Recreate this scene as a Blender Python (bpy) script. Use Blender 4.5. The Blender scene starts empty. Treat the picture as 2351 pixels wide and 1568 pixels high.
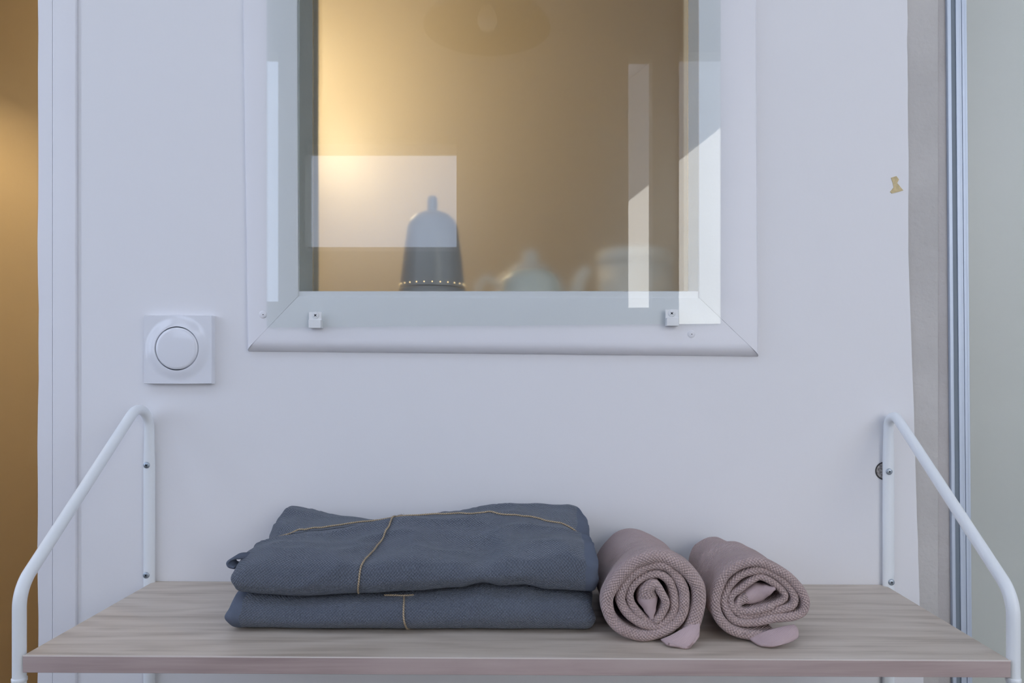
import bpy, bmesh, math, random
from mathutils import Vector, noise
random.seed(7)
S = bpy.context.scene
COL = S.collection
PI = math.pi

# ------------------------------------------------------------------ camera, sky, sun, exposure
H = 1.25                     # lens height above the floor
D = 0.859                    # lens to the wall (wall face is y = 0, camera looks along +y)
F = 1698.0                   # focal length in pixels of the 2351 wide frame
cam_d = bpy.data.cameras.new('camera')
cam = bpy.data.objects.new('camera', cam_d); COL.objects.link(cam)
cam.location = (0, -D, H); cam.rotation_euler = (PI/2, 0, 0)
cam_d.sensor_width = 36.0; cam_d.lens = F/2351*36.0
cam_d.shift_x = -33.5/2351; cam_d.shift_y = 64/2351
cam_d.clip_start = 0.02
S.camera = cam

W = bpy.data.worlds.new('world'); S.world = W; W.use_nodes = True
bgn = W.node_tree.nodes['Background']
SKY = (0.685, 0.79, 1.035)
SKY_STRENGTH = 2.62
bgn.inputs[0].default_value = (*SKY, 1); bgn.inputs[1].default_value = SKY_STRENGTH

sun_d = bpy.data.lights.new('sun', 'SUN'); sun = bpy.data.objects.new('sun', sun_d); COL.objects.link(sun)
sun_d.energy = 17.5; sun_d.color = (1.0, 0.95, 0.88); sun_d.angle = math.radians(0.6)
sun.rotation_euler = Vector((0.25, -0.72, -0.80)).to_track_quat('-Z', 'Y').to_euler()   # shines over the roof onto the house opposite

S.view_settings.view_transform = 'Standard'; S.view_settings.look = 'None'
S.view_settings.gamma = 1.0; S.view_settings.exposure = 0.0; S.view_settings.use_curve_mapping = False
S.cycles.max_bounces = 10; S.cycles.diffuse_bounces = 5; S.cycles.glossy_bounces = 5
S.cycles.transmission_bounces = 8; S.cycles.transparent_max_bounces = 12
S.cycles.caustics_reflective = False; S.cycles.caustics_refractive = True
S.cycles.sample_clamp_indirect = 6.0

# ------------------------------------------------------------------ helpers
def X_(px, Z): return (px-1209.0)*Z/F
def R_(py, Z): return (848.0-py)*Z/F          # height relative to the lens

class NT:
    def __init__(s, name):
        s.m = bpy.data.materials.new(name); s.m.use_nodes = True
        s.t = s.m.node_tree; s.t.nodes.clear(); s.out = s.n('ShaderNodeOutputMaterial')
    def n(s, typ, **kw):
        nd = s.t.nodes.new(typ)
        for k, v in kw.items():
            if k.startswith('i_'): nd.inputs[k[2:].replace('_', ' ')].default_value = v
            else: setattr(nd, k, v)
        return nd
    def l(s, a, b): s.t.links.new(a, b)
    def math(s, op, a, b=None, c=None, clamp=False):
        nd = s.n('ShaderNodeMath', operation=op); nd.use_clamp = clamp
        for i, v in enumerate((a, b, c)):
            if v is None: continue
            if isinstance(v, (int, float)): nd.inputs[i].default_value = v
            else: s.l(v, nd.inputs[i])
        return nd.outputs[0]
    def ramp(s, fac, stops):
        nd = s.n('ShaderNodeValToRGB'); e = nd.color_ramp.elements
        while len(e) < len(stops): e.new(0.5)
        for el, (p, c) in zip(e, stops): el.position = p; el.color = (*c, 1)
        s.l(fac, nd.inputs[0]); return nd.outputs[0]
    def noise(s, vec, scale, detail=3, rough=0.5, dist=0.0):
        nd = s.n('ShaderNodeTexNoise'); nd.inputs['Scale'].default_value = scale
        nd.inputs['Detail'].default_value = detail; nd.inputs['Roughness'].default_value = rough
        nd.inputs['Distortion'].default_value = dist
        s.l(vec, nd.inputs['Vector']); return nd.outputs[0]
    def mapping(s, vec, scale):
        nd = s.n('ShaderNodeMapping'); nd.inputs['Scale'].default_value = scale
        s.l(vec, nd.inputs['Vector']); return nd.outputs[0]
    def bump(s, h, dist, strength=1.0):
        nd = s.n('ShaderNodeBump'); nd.inputs['Strength'].default_value = strength
        nd.inputs['Distance'].default_value = dist; s.l(h, nd.inputs['Height']); return nd.outputs[0]

def bsdf(nt, col, rough=0.5, metal=0.0, spec=0.5, normal=None):
    b = nt.n('ShaderNodeBsdfPrincipled')
    if isinstance(col, tuple): b.inputs['Base Color'].default_value = (*col, 1)
    else: nt.l(col, b.inputs['Base Color'])
    if isinstance(rough, (int, float)): b.inputs['Roughness'].default_value = rough
    else: nt.l(rough, b.inputs['Roughness'])
    b.inputs['Metallic'].default_value = metal; b.inputs['Specular IOR Level'].default_value = spec
    if normal is not None: nt.l(normal, b.inputs['Normal'])
    nt.l(b.outputs[0], nt.out.inputs[0]); return b

def paint(name, col, rough=0.5, var=0.03, bump=0.0004, scale=6.0, spec=0.4, fine=90.0):
    nt = NT(name); tc = nt.n('ShaderNodeTexCoord').outputs['Object']
    a = nt.noise(tc, scale, 4); c0 = tuple(x*(1-var) for x in col); c1 = tuple(min(1, x*(1+var)) for x in col)
    colr = nt.ramp(a, [(0.3, c0), (0.7, c1)])
    nrm = nt.bump(nt.noise(tc, fine, 3), bump) if bump else None
    bsdf(nt, colr, rough, 0, spec, nrm); return nt.m

def glass_thin(name, tint, gloss_tint=(1, 1, 1), rough=0.0):
    # clear pane: Fresnel mix of straight transmission and mirror reflection on each of its faces
    nt = NT(name)
    lw = nt.n('ShaderNodeLayerWeight'); lw.inputs['Blend'].default_value = 0.5
    p5 = nt.math('POWER', lw.outputs['Facing'], 5.0)
    fr = nt.math('MULTIPLY_ADD', p5, 0.95, 0.049, clamp=True)
    tr = nt.n('ShaderNodeBsdfTransparent'); tr.inputs[0].default_value = (*tint, 1)
    gl = nt.n('ShaderNodeBsdfGlossy'); gl.inputs['Roughness'].default_value = rough; gl.inputs[0].default_value = (*gloss_tint, 1)
    mx = nt.n('ShaderNodeMixShader'); nt.l(fr, mx.inputs[0]); nt.l(tr.outputs[0], mx.inputs[1]); nt.l(gl.outputs[0], mx.inputs[2])
    nt.l(mx.outputs[0], nt.out.inputs[0]); return nt.m

def frosted(name, rough):
    nt = NT(name)
    b = nt.n('ShaderNodeBsdfGlass'); b.inputs['Roughness'].default_value = rough; b.inputs['IOR'].default_value = 1.45
    b.inputs[0].default_value = (0.99, 0.985, 0.97, 1)
    nt.l(b.outputs[0], nt.out.inputs[0]); return nt.m

def emit(name, col, strength):
    nt = NT(name); e = nt.n('ShaderNodeEmission'); e.inputs[0].default_value = (*col, 1); e.inputs[1].default_value = strength
    nt.l(e.outputs[0], nt.out.inputs[0]); return nt.m

def terry(name, col, pitch, dist, tint=(1, 1, 1), lo=0.76, hi=1.2):
    nt = NT(name); uv = nt.n('ShaderNodeUVMap').outputs[0]
    tc = nt.n('ShaderNodeTexCoord').outputs['Object']
    sep = nt.n('ShaderNodeSeparateXYZ'); nt.l(uv, sep.inputs[0])
    w = nt.noise(tc, 55, 2)
    k = 2*PI/pitch
    wob = nt.math('MULTIPLY_ADD', w, 5.0, nt.math('MULTIPLY', nt.noise(tc, 260, 2), 1.6))
    su = nt.math('SINE', nt.math('MULTIPLY_ADD', sep.outputs[0], k, wob))
    sv = nt.math('SINE', nt.math('MULTIPLY_ADD', sep.outputs[1], k, wob))
    h = nt.math('POWER', nt.math('MULTIPLY_ADD', nt.math('MULTIPLY', su, sv), 0.5, 0.5), 1.35)
    fz = nt.noise(tc, 900, 2)
    h2 = nt.math('MULTIPLY_ADD', fz, 0.35, h)
    a = nt.noise(tc, 14, 3)
    c = nt.ramp(h, [(0.12, tuple(x*lo for x in col)), (0.62, col), (0.95, tuple(x*hi for x in col))])  # valleys of the pile darkened: their occlusion is put into the colour
    mx = nt.n('ShaderNodeMix', data_type='RGBA', blend_type='MULTIPLY'); mx.inputs[0].default_value = 1.0
    nt.l(c, mx.inputs[6]); nt.l(nt.ramp(a, [(0.3, (0.93, 0.93, 0.94)), (0.7, (1.05, 1.05, 1.04))]), mx.inputs[7])
    b = bsdf(nt, mx.outputs[2], 0.95, 0, 0.1, nt.bump(h2, dist))
    b.inputs['Sheen Weight'].default_value = 0.25; b.inputs['Sheen Roughness'].default_value = 0.5
    b.inputs['Sheen Tint'].default_value = (*tint, 1)
    return nt.m

def plainweave(name, col):
    nt = NT(name); uv = nt.n('ShaderNodeUVMap').outputs[0]; tc = nt.n('ShaderNodeTexCoord').outputs['Object']
    sep = nt.n('ShaderNodeSeparateXYZ'); nt.l(uv, sep.inputs[0]); k = 2*PI/0.0011
    su = nt.math('SINE', nt.math('MULTIPLY', nt.math('ADD', sep.outputs[0], sep.outputs[1]), k))
    h = nt.math('MULTIPLY_ADD', su, 0.3, nt.noise(tc, 500, 2))
    c = nt.ramp(nt.noise(tc, 60, 3), [(0.3, tuple(x*0.94 for x in col)), (0.7, tuple(x*1.05 for x in col))])
    bsdf(nt, c, 0.9, 0, 0.15, nt.bump(h, 0.0002)); return nt.m

def woodmat(name, c0, c1, c2):
    nt = NT(name); tc = nt.n('ShaderNodeTexCoord').outputs['Object']
    big = nt.noise(nt.mapping(tc, (2.6, 26, 26)), 1.6, 6, 0.65, 1.2)
    wv = nt.n('ShaderNodeTexWave', wave_type='BANDS', bands_direction='Y'); wv.inputs['Scale'].default_value = 9
    wv.inputs['Distortion'].default_value = 16; wv.inputs['Detail'].default_value = 3; wv.inputs['Detail Scale'].default_value = 0.8
    nt.l(nt.mapping(tc, (0.45, 1.5, 1.5)), wv.inputs['Vector'])
    fine = nt.noise(nt.mapping(tc, (6, 190, 190)), 1.0, 3, 0.6)
    s = nt.math('MULTIPLY_ADD', wv.outputs[1], 0.15, nt.math('MULTIPLY_ADD', fine, 0.42, nt.math('MULTIPLY', big, 0.56)))
    c = nt.ramp(s, [(0.34, c0), (0.55, c1), (0.78, c2)])
    bsdf(nt, c, 0.42, 0, 0.4, nt.bump(fine, 0.00012)); return nt.m

def metal(name, col, rough, metallic=1.0):
    nt = NT(name); tc = nt.n('ShaderNodeTexCoord').outputs['Object']
    r = nt.math('MULTIPLY_ADD', nt.noise(tc, 200, 2), 0.1, rough-0.05)
    bsdf(nt, col, r, metallic); return nt.m

# ---- mesh collector
class MB:
    def __init__(s): s.v = []; s.f = []; s.uv = []
    def add(s, vs, fs, uvs=None):
        o = len(s.v); s.v += [tuple(v) for v in vs]
        for i, f in enumerate(fs):
            s.f.append(tuple(o+k for k in f))
            s.uv.append(uvs[i] if uvs else [(0, 0)]*len(f))
    def box(s, x0, x1, y0, y1, z0, z1):
        vs = [(x, y, z) for x in (x0, x1) for y in (y0, y1) for z in (z0, z1)]
        s.add(vs, [(0, 1, 3, 2), (4, 6, 7, 5), (0, 4, 5, 1), (2, 3, 7, 6), (0, 2, 6, 4), (1, 5, 7, 3)])
        return s
    def hexa(s, p):      # 8 points: front quad (4, ccw seen from -y) then back quad
        s.add(p, [(0, 1, 2, 3), (7, 6, 5, 4), (0, 4, 5, 1), (1, 5, 6, 2), (2, 6, 7, 3), (3, 7, 4, 0)]); return s
    def grid(s, rows, uvs=None, close_u=False, close_v=False, flip=False):
        n = len(rows); m = len(rows[0]); fs = []; fu = []
        for i in range(n if close_u else n-1):
            for j in range(m if close_v else m-1):
                i2, j2 = (i+1) % n, (j+1) % m
                q = [i*m+j, i2*m+j, i2*m+j2, i*m+j2]
                if uvs:
                    U = [uvs(i, j), uvs(i+1, j), uvs(i+1, j+1), uvs(i, j+1)]
                else: U = [(0, 0)]*4
                if flip: q.reverse(); U.reverse()
                fs.append(tuple(q)); fu.append(U)
        s.add([p for r in rows for p in r], fs, fu); return s
    def lathe(s, prof, c=(0, 0, 0), n=48, caps=True):
        rows = []
        for r, z in prof:
            rows.append([(c[0]+r*math.cos(2*PI*k/n), c[1]+r*math.sin(2*PI*k/n), c[2]+z) for k in range(n)])
        s.grid(rows, close_v=True, flip=True)
        return s
    def tube(s, pts, rad, n=14, ry=None, caps=True):
        pts = [Vector(p) for p in pts]; m = len(pts)
        T = [(pts[min(i+1, m-1)]-pts[max(i-1, 0)]).normalized() for i in range(m)]
        ref = Vector((1, 0, 0)) if abs(T[0].x) < 0.8 else Vector((0, 0, 1))
        nrm = (ref-T[0]*ref.dot(T[0])).normalized(); rows = []; arc = 0; A = []
        for i in range(m):
            nrm = (nrm-T[i]*nrm.dot(T[i])).normalized(); b = T[i].cross(nrm)
            r = rad[i] if isinstance(rad, (list, tuple)) else rad
            r2 = (ry[i] if ry else r)
            if i: arc += (pts[i]-pts[i-1]).length
            A.append(arc)
            rows.append([pts[i]+nrm*(r*math.cos(2*PI*k/n))+b*(r2*math.sin(2*PI*k/n)) for k in range(n)])
        A.append(arc)
        s.grid(rows, uvs=lambda i, j: (A[i], j/n), close_v=True, flip=True)
        if caps:
            o = len(s.v)
            s.add(rows[0], [tuple(range(n))]); s.add(rows[-1], [tuple(reversed(range(n)))])
        return s
    def sphere(s, c, r, n=20, m=12, sz=1.0):
        prof = [(r*math.sin(PI*i/m)+1e-5, -r*sz*math.cos(PI*i/m)) for i in range(m+1)]
        return s.lathe(prof, c, n)
    def build(s, name, mat, parent=None, smooth=False, bevel=0, loc=None, segs=2, weld=False):
        me = bpy.data.meshes.new(name)
        off = Vector(loc) if loc else Vector((0, 0, 0))
        me.from_pydata([tuple(Vector(v)-off) for v in s.v], [], s.f)
        ul = me.uv_layers.new(name='UVMap'); k = 0
        for fu in s.uv:
            for u in fu: ul.data[k].uv = u; k += 1
        if weld:
            bm = bmesh.new(); bm.from_mesh(me); bmesh.ops.remove_doubles(bm, verts=bm.verts, dist=1e-6)
            bmesh.ops.recalc_face_normals(bm, faces=bm.faces); bm.to_mesh(me); bm.free()
        me.update()
        o = bpy.data.objects.new(name, me); COL.objects.link(o)
        if mat: me.materials.append(mat)
        if smooth:
            for p in me.polygons: p.use_smooth = True
        if bevel:
            b = o.modifiers.new('bevel', 'BEVEL'); b.width = bevel; b.segments = segs; b.limit_method = 'ANGLE'
            b.angle_limit = math.radians(35)
            for p in me.polygons: p.use_smooth = True
            o.modifiers.new('wn', 'WEIGHTED_NORMAL').keep_sharp = True
        o.location = off
        if parent is not None:
            o.parent = parent
            o.matrix_parent_inverse = parent.matrix_basis.inverted() if False else o.matrix_parent_inverse
            o.location = off-Vector(parent_world(parent))
        return o

def parent_world(p):
    v = Vector(p.location)
    while p.parent: p = p.parent; v += Vector(p.location)
    return v

def thing(name, label, cat, loc, group=None):
    o = bpy.data.objects.new(name, None); o.empty_display_size = 0.05; COL.objects.link(o)
    o.location = loc; o['label'] = label; o['category'] = cat
    if group: o['group'] = group
    return o
def tag(o, label, cat, group=None):
    o['label'] = label; o['category'] = cat
    if group: o['group'] = group
    return o
def struct(o, label=None):
    o['kind'] = 'structure'
    if label: o['label'] = label
    return o
def sempty(name, loc=(0, 0, 0), label=None):
    o = bpy.data.objects.new(name, None); COL.objects.link(o); o.location = loc; return struct(o, label)

def lerp(a, b, t): return a+(b-a)*t
def interp(tab, x):
    if x <= tab[0][0]: return tab[0][1]
    for (a, va), (b, vb) in zip(tab, tab[1:]):
        if x <= b:
            t = (x-a)/(b-a); t = t*t*(3-2*t); return lerp(va, vb, t)
    return tab[-1][1]
def catmull(pts, per, closed=False):
    P = [Vector(p) for p in pts]; n = len(P); out = []
    for i in range(n if closed else n-1):
        g = lambda k: P[k % n] if closed else P[max(0, min(n-1, k))]
        p0, p1, p2, p3 = g(i-1), g(i), g(i+1), g(i+2)
        for k in range(per):
            t = k/per
            out.append(0.5*((2*p1)+(p2-p0)*t+(2*p0-5*p1+4*p2-p3)*t*t+(3*p1-p0-3*p2+p3)*t**3))
    if not closed: out.append(P[-1])
    return out
def resample(P, n):
    L = [0]
    for a, b in zip(P, P[1:]): L.append(L[-1]+(b-a).length)
    out = []; k = 0
    for i in range(n):
        d = L[-1]*i/(n-1)
        while k < len(L)-2 and L[k+1] < d: k += 1
        t = (d-L[k])/max(1e-9, L[k+1]-L[k]); out.append(P[k].lerp(P[k+1], min(1, max(0, t))))
    return out, L[-1]

# ------------------------------------------------------------------ materials
WALLC = (0.79, 0.785, 0.80)
M = {}
M['wall'] = paint('white_wall_paint', WALLC, 0.55, 0.012, 0.00025, 3.0, 0.3, 60)
M['trim'] = paint('white_gloss_paint', (0.79, 0.785, 0.81), 0.38, 0.012, 0.0003, 5.0, 0.4, 45)
M['ceiling'] = paint('ceiling_paint', (0.8, 0.8, 0.8), 0.8)
M['back'] = paint('back_wall_paint', (0.45, 0.445, 0.44), 0.8)
M['plaster'] = paint('raw_grey_plaster', (0.545, 0.525, 0.505), 0.9, 0.10, 0.0012, 7.0, 0.2, 130)
M['plaster2'] = paint('dark_grey_plaster', (0.50, 0.475, 0.465), 0.9, 0.08, 0.0012, 9.0, 0.2, 130)
M['shower'] = paint('grey_green_plaster', (0.66, 0.662, 0.632), 0.6, 0.05, 0.0006, 3.0, 0.3, 40)
M['tan'] = paint('tan_wall_paint', (0.62, 0.54, 0.41), 0.32, 0.03, 0.0003, 3.0, 0.5, 60)
M['brown'] = paint('dark_brown_wall_paint', (0.16, 0.13, 0.10), 0.6)
M['jamb'] = paint('shaded_grey_green_jamb_paint', (0.42, 0.45, 0.43), 0.6)  # left jamb: its shade is put into a darker tone than the right
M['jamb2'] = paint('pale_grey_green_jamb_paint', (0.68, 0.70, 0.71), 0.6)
M['dark'] = paint('near_black_matte', (0.05, 0.045, 0.045), 0.9)  # near black for the pin holes and the hole rim
M['floor'] = woodmat('floor_boards', (0.13, 0.10, 0.08), (0.18, 0.145, 0.11), (0.23, 0.19, 0.15))
M['concrete'] = paint('pale_concrete', (0.2, 0.21, 0.17), 0.9, 0.06)
M['stucco'] = paint('white_stucco', (0.78, 0.78, 0.77), 0.9, 0.03, 0.002)
M['wood'] = woodmat('pale_oak', (0.38, 0.315, 0.25), (0.55, 0.475, 0.398), (0.64, 0.565, 0.485))
M['woodedge'] = woodmat('pale_oak_edge', (0.35, 0.265, 0.25), (0.44, 0.345, 0.325), (0.50, 0.405, 0.38))
M['paleline'] = paint('pale_edge_strip', (0.72, 0.65, 0.60), 0.4)
M['steel'] = paint('white_powder_coat', (0.82, 0.85, 0.87), 0.38, 0.01, 0.00006, 30, 0.5, 900)
M['screw'] = metal('zinc_screw', (0.42, 0.47, 0.52), 0.45)
M['slot'] = paint('dark_screw_slot', (0.02, 0.025, 0.035), 0.5)
M['clip'] = paint('white_clip_enamel', (0.78, 0.79, 0.79), 0.5, 0.02, 0.0001, 60, 0.4, 400)
M['plastic'] = paint('white_glossy_plastic', (0.77, 0.78, 0.82), 0.07, 0.005, 0, 5, 0.5)
M['alu'] = metal('satin_aluminium', (0.52, 0.58, 0.67), 0.5, 0.55)
M['gasket'] = paint('grey_gasket', (0.19, 0.23, 0.27), 0.5)
M['glass'] = glass_thin('clear_pane', (0.985, 1.0, 0.993))
M['glass2'] = glass_thin('shower_pane', (0.97, 0.98, 0.97), rough=0.45)
M['frost'] = frosted('frosted_pane', 0.21)
M['navy'] = terry('slate_blue_terry', (0.132, 0.150, 0.186), 0.0031, 0.0011, (0.9, 0.95, 1.0), 0.82, 1.14)
M['navyhem'] = plainweave('slate_blue_plain_weave', (0.120, 0.142, 0.190))
M['mauve'] = terry('mauve_terry', (0.585, 0.445, 0.42), 0.0032, 0.0015, (1.0, 0.9, 0.95))
M['mauvehem'] = plainweave('mauve_plain_weave', (0.50, 0.385, 0.39))
M['smoke'] = paint('smoked_grey_metal', (0.30, 0.305, 0.32), 0.3, 0.03, 0, 8, 0.6)
M['ceramic'] = paint('white_ceramic', (0.9, 0.9, 0.88), 0.2, 0.01, 0, 5, 0.5)
M['celadon'] = paint('pale_green_ceramic', (0.80, 0.85, 0.82), 0.3, 0.01, 0, 5, 0.5)
M['black'] = paint('black_lacquer', (0.03, 0.03, 0.032), 0.4)
M['ochre'] = paint('ochre_stain', (0.62, 0.5, 0.28), 0.8, 0.15, 0.0003, 200)
M['hole'] = paint('crumbly_filler', (0.34, 0.315, 0.30), 0.95, 0.55, 0.001, 420)
def twinemat():
    nt = NT('jute_twine'); uv = nt.n('ShaderNodeUVMap').outputs[0]
    sep = nt.n('ShaderNodeSeparateXYZ'); nt.l(uv, sep.inputs[0])
    s = nt.math('SINE', nt.math('MULTIPLY_ADD', sep.outputs[0], 2*PI/0.0022, nt.math('MULTIPLY', sep.outputs[1], 4*PI)))
    h = nt.math('MULTIPLY_ADD', s, 0.5, 0.5)
    bsdf(nt, nt.ramp(h, [(0.0, (0.26, 0.19, 0.12)), (0.6, (0.52, 0.41, 0.28)), (1.0, (0.62, 0.52, 0.38))]), 0.9, 0, 0.1, nt.bump(h, 0.0004))
    return nt.m
M['twine'] = twinemat()

# ------------------------------------------------------------------ structure
CEIL = 2.62
struct(MB().box(-3.2, 2.2, -2.0, 2.2, -0.1, 0).build('floor', M['floor']))
cm = MB(); LX0, LX1, LY0, LY1 = -1.25, 0.15, -1.25, -0.72       # unseen rooflight above and behind the viewer, added for top light
for a_ in ((-1.7, LX0, -1.95, 0.06), (LX1, 1.7, -1.95, 0.06), (LX0, LX1, -1.95, LY0), (LX0, LX1, LY1, 0.06)): cm.box(*a_, CEIL, CEIL+0.1)
struct(cm.build('ceiling', M['ceiling']), 'white ceiling with an added rooflight opening')
struct(MB().box(-1.7, 1.7, 0.06, 1.75, CEIL, CEIL+0.1).build('ceiling_far_right', M['tan']))
struct(MB().box(-3.2, 2.2, 0.10, 2.0, CEIL+0.1, CEIL+2.5).build('sun_block', M['ceiling']), 'unseen block added above the warm room to keep sun out of the rooflight')  # added out of view so no sun drops through the rooflight
struct(MB().box(-30, 30, -30, -2.0, -0.25, -0.12).build('ground', M['concrete']))

# opening in the main wall (lens-relative heights, then + H)
ZC = 0.849                                     # distance of the casing face
inn = {'bl': (X_(684, ZC), R_(680, ZC)), 'br': (X_(1606, ZC), R_(684, ZC)), 'tr': (X_(1604, ZC), 0.76), 'tl': (X_(678, ZC), 0.76)}
out = {'bl': (X_(564, ZC), R_(806, ZC)), 'br': (X_(1746, ZC), R_(818, ZC)), 'tr': (X_(1736, ZC), 0.83), 'tl': (X_(541, ZC), 0.83)}
OX0, OX1, OZ0, OZ1 = X_(684, ZC)-0.012, X_(1606, ZC)+0.012, R_(680, ZC)-0.012+H, 0.772+H
WL = X_(187, D)                                # left end of the big panel
w = MB()
def wallseg(x0, x1, z0, z1): w.box(x0, x1, 0.0, 0.048, z0, z1)
wallseg(WL, OX0, 0, CEIL); wallseg(OX0, OX1, 0, OZ0); wallseg(OX0, OX1, OZ1, CEIL)
# right part: its cut edge leans a little
pts = [(2082, 0), (2084, 300), (2087, 600), (2094, 850), (2104, 1150), (2113, 1400), (2119, 1560)]
edge = [(X_(2078, D), CEIL-H)]+[(X_(a, D)+0.0006*math.sin(i*2.3), R_(b, D)) for i, (a, b) in enumerate(pts)]+[(X_(2140, D), -H)]
ed2 = []
for (a, za), (b, zb) in zip(edge, edge[1:]):
    for k in range(14):
        t = k/14; z = lerp(za, zb, t)
        ed2.append((lerp(a, b, t)+0.0007*noise.noise(Vector((0, 0, z*38)))+0.0012*max(0, noise.noise(Vector((3, 0, z*11)))), z))
ed2.append(edge[-1])
for (a, za), (b, zb) in zip(ed2, ed2[1:]):
    w.hexa([(OX1, 0, zb+H), (b, 0, zb+H), (a, 0, za+H), (OX1, 0, za+H), (OX1, .048, zb+H), (b, .048, zb+H), (a, .048, za+H), (OX1, .048, za+H)])
wf = struct(w.build('wall_front', M['wall'], weld=True), 'white painted board wall carrying the window, switch and shelf')
# small damage on that wall
c = MB(); base = [(2046, 408), (2058, 404), (2064, 412), (2060, 420), (2068, 430), (2074, 437), (2064, 440), (2048, 444), (2044, 440), (2052, 430), (2050, 420)]
vs = [(X_(a, D-0.0006), -0.0006, R_(b, D-0.0006)+H) for a, b in base]; vb = [(x, 0.0004, z) for x, y, z in vs]
n = len(vs); c.add(vs+vb, [tuple(reversed(range(n)))]+[(i, (i+1) % n, n+(i+1) % n, n+i) for i in range(n)])
c.build('paint_chip', M['ochre'], wf)['label'] = 'yellowish patch of chipped paint'
c = MB(); cx, cz, r = X_(2030, D), R_(1081, D)+H, 0.0106
rim = [(cx+r*math.cos(t*PI/16), -0.0004, cz+r*math.sin(t*PI/16)) for t in range(32)]
rin = [(cx+r*.86*math.cos(t*PI/16), -0.0004, cz+r*.86*math.sin(t*PI/16)) for t in range(32)]
c.add(rim+rin, [(i, (i+1) % 32, 32+(i+1) % 32, 32+i) for i in range(32)])
c2 = MB(); c2.add(rin, [tuple(reversed(range(32)))])
hh = c2.build('filled_hole', M['hole'], wf); hh['label'] = 'crumbly filled hole half behind the right bracket'
c.build('hole_rim', M['dark'], hh)

# boards at the left end of the wall
xa, xb, xc = X_(87, D), X_(119, D), X_(175, D)
struct(MB().box(xc, WL+0.001, 0.0032, 0.048, 0, CEIL).build('trim_1', M['wall'], bevel=0.0004), 'shallow groove strip beside the wall panel')
struct(MB().box(xb+0.0005, xc, -0.0005, 0.048, 0, CEIL).build('trim_2', M['trim'], bevel=0.0016), 'flat white vertical board left of the groove')
tb = MB(); zz = [0, 0.2]+[0.4+0.04*i for i in range(52)]+[CEIL]
for z0, z1 in zip(zz, zz[1:]):
    f = lambda z: xa-0.002*max(0, (1.25-z))+0.0016*noise.noise(Vector((9, 0, z*9)))+0.0012*noise.noise(Vector((5, 2, z*23)))
    tb.hexa([(f(z0), 0.0005, z0), (xb, 0.0005, z0), (xb, 0.0005, z1), (f(z1), 0.0005, z1), (f(z0), .045, z0), (xb, .045, z0), (xb, .045, z1), (f(z1), .045, z1)])
struct(tb.build('trim_3', M['trim'], weld=True), 'white edge board with a rough left edge at the doorway')

# right of the wall: raw plaster strip, recess, shower wall
struct(MB().box(X_(2070, D), X_(2158, D), 0.003, 0.045, 0, CEIL).build('trim_4', M['plaster'], bevel=0.001), 'raw grey plaster strip right of the white wall')
struct(MB().box(X_(2150, D), X_(2205, D), 0.0045, 0.045, 0, CEIL).build('trim_5', M['plaster2']), 'narrow darker plaster recess beside the metal profile')
struct(MB().box(X_(2190, D), 1.7, 0.045, 0.12, 0, CEIL).build('wall_shower', M['shower']), 'grey green plastered wall behind the shower pane')

# front room shell: wide openings left, door and windows behind the camera
YB = -1.8
bk = MB()
def bseg(x0, x1, z0, z1): bk.box(x0, x1, YB-0.08, YB, z0, z1)
ZV = D-YB
V = lambda px: X_(px, ZV)
DT = R_(128, ZV)+H; WB = R_(708, ZV)+H; WT = R_(134, ZV)+H
AL, AR, AB, AT = V(706), V(1050), R_(580, ZV)+H, R_(322, ZV)+H
# openings: wide window left (x < V(645)), high window A, slot V(1440..1495), door from V(1555)
LW0, LW1 = -1.35, V(645)
bseg(-1.7, 1.7, DT, CEIL)
bseg(-1.7, LW0, 0, DT)
bseg(LW0, LW1, 0, R_(694, ZV)+H)
bseg(LW1, AL, 0, DT); bseg(AL, AR, 0, AB); bseg(AL, AR, AT, DT); bseg(AR, V(1440), 0, DT)
bseg(V(1440), V(1495), 0, WB); bseg(V(1440), V(1495), WT, DT)
bseg(V(1495), V(1555), 0, DT)
bseg(1.55, 1.7, 0, DT)
struct(bk.build('wall_back', M['back']), 'dull wall behind the viewer with door and window openings')
struct(MB().box(AL, AR, YB-0.05, YB-0.03, AT-0.05, AT-0.015).box(AL, AR, YB-0.05, YB-0.03, AB, AB+0.02).build('window_2', M['trim']), 'white bars of the small high window behind the viewer')
lw = MB()
lw.box(-1.7, -1.62, -1.88, 0.05, 0, 1.2); lw.box(-1.7, -1.62, -1.88, 0.05, 2.45, CEIL)
for y in (-1.88, -0.95, -0.03): lw.box(-1.7, -1.62, y, y+0.08, 1.2, 2.45)
struct(lw.build('wall_left', M['trim']), 'open glazed side with white posts')
rw = MB(); rw.box(1.62, 1.7, -1.88, 0.05, 0, 1.8); rw.box(1.62, 1.7, -1.88, 0.05, 2.3, CEIL)
for y in (-1.88, -0.08): rw.box(1.62, 1.7, y, y+0.1, 1.8, 2.3)
struct(rw.build('wall_right', M['trim']), 'side wall with a wide window')

# the warm room beyond
iw = MB().box(-3.2, 1.4, 1.5, 1.6, 0, CEIL).build('wall_far', M['tan']); struct(iw, 'tan wall of the lamp lit room')
struct(MB().box(1.3, 1.4, 0.12, 1.5, 0, CEIL).build('wall_far_right', M['brown']))
struct(MB().box(-3.2, -3.1, 0.12, 1.5, 0, CEIL).build('wall_far_left', M['tan']))
struct(MB().box(-3.2, -0.98, 0.0, 0.07, 0, CEIL).build('wall_front_left', M['tan']))  # unseen wall added to narrow the doorway and cut the daylight
struct(MB().box(-3.2, -1.7, 0.0, 1.6, CEIL, CEIL+0.1).build('ceiling_far', M['tan']))

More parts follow.
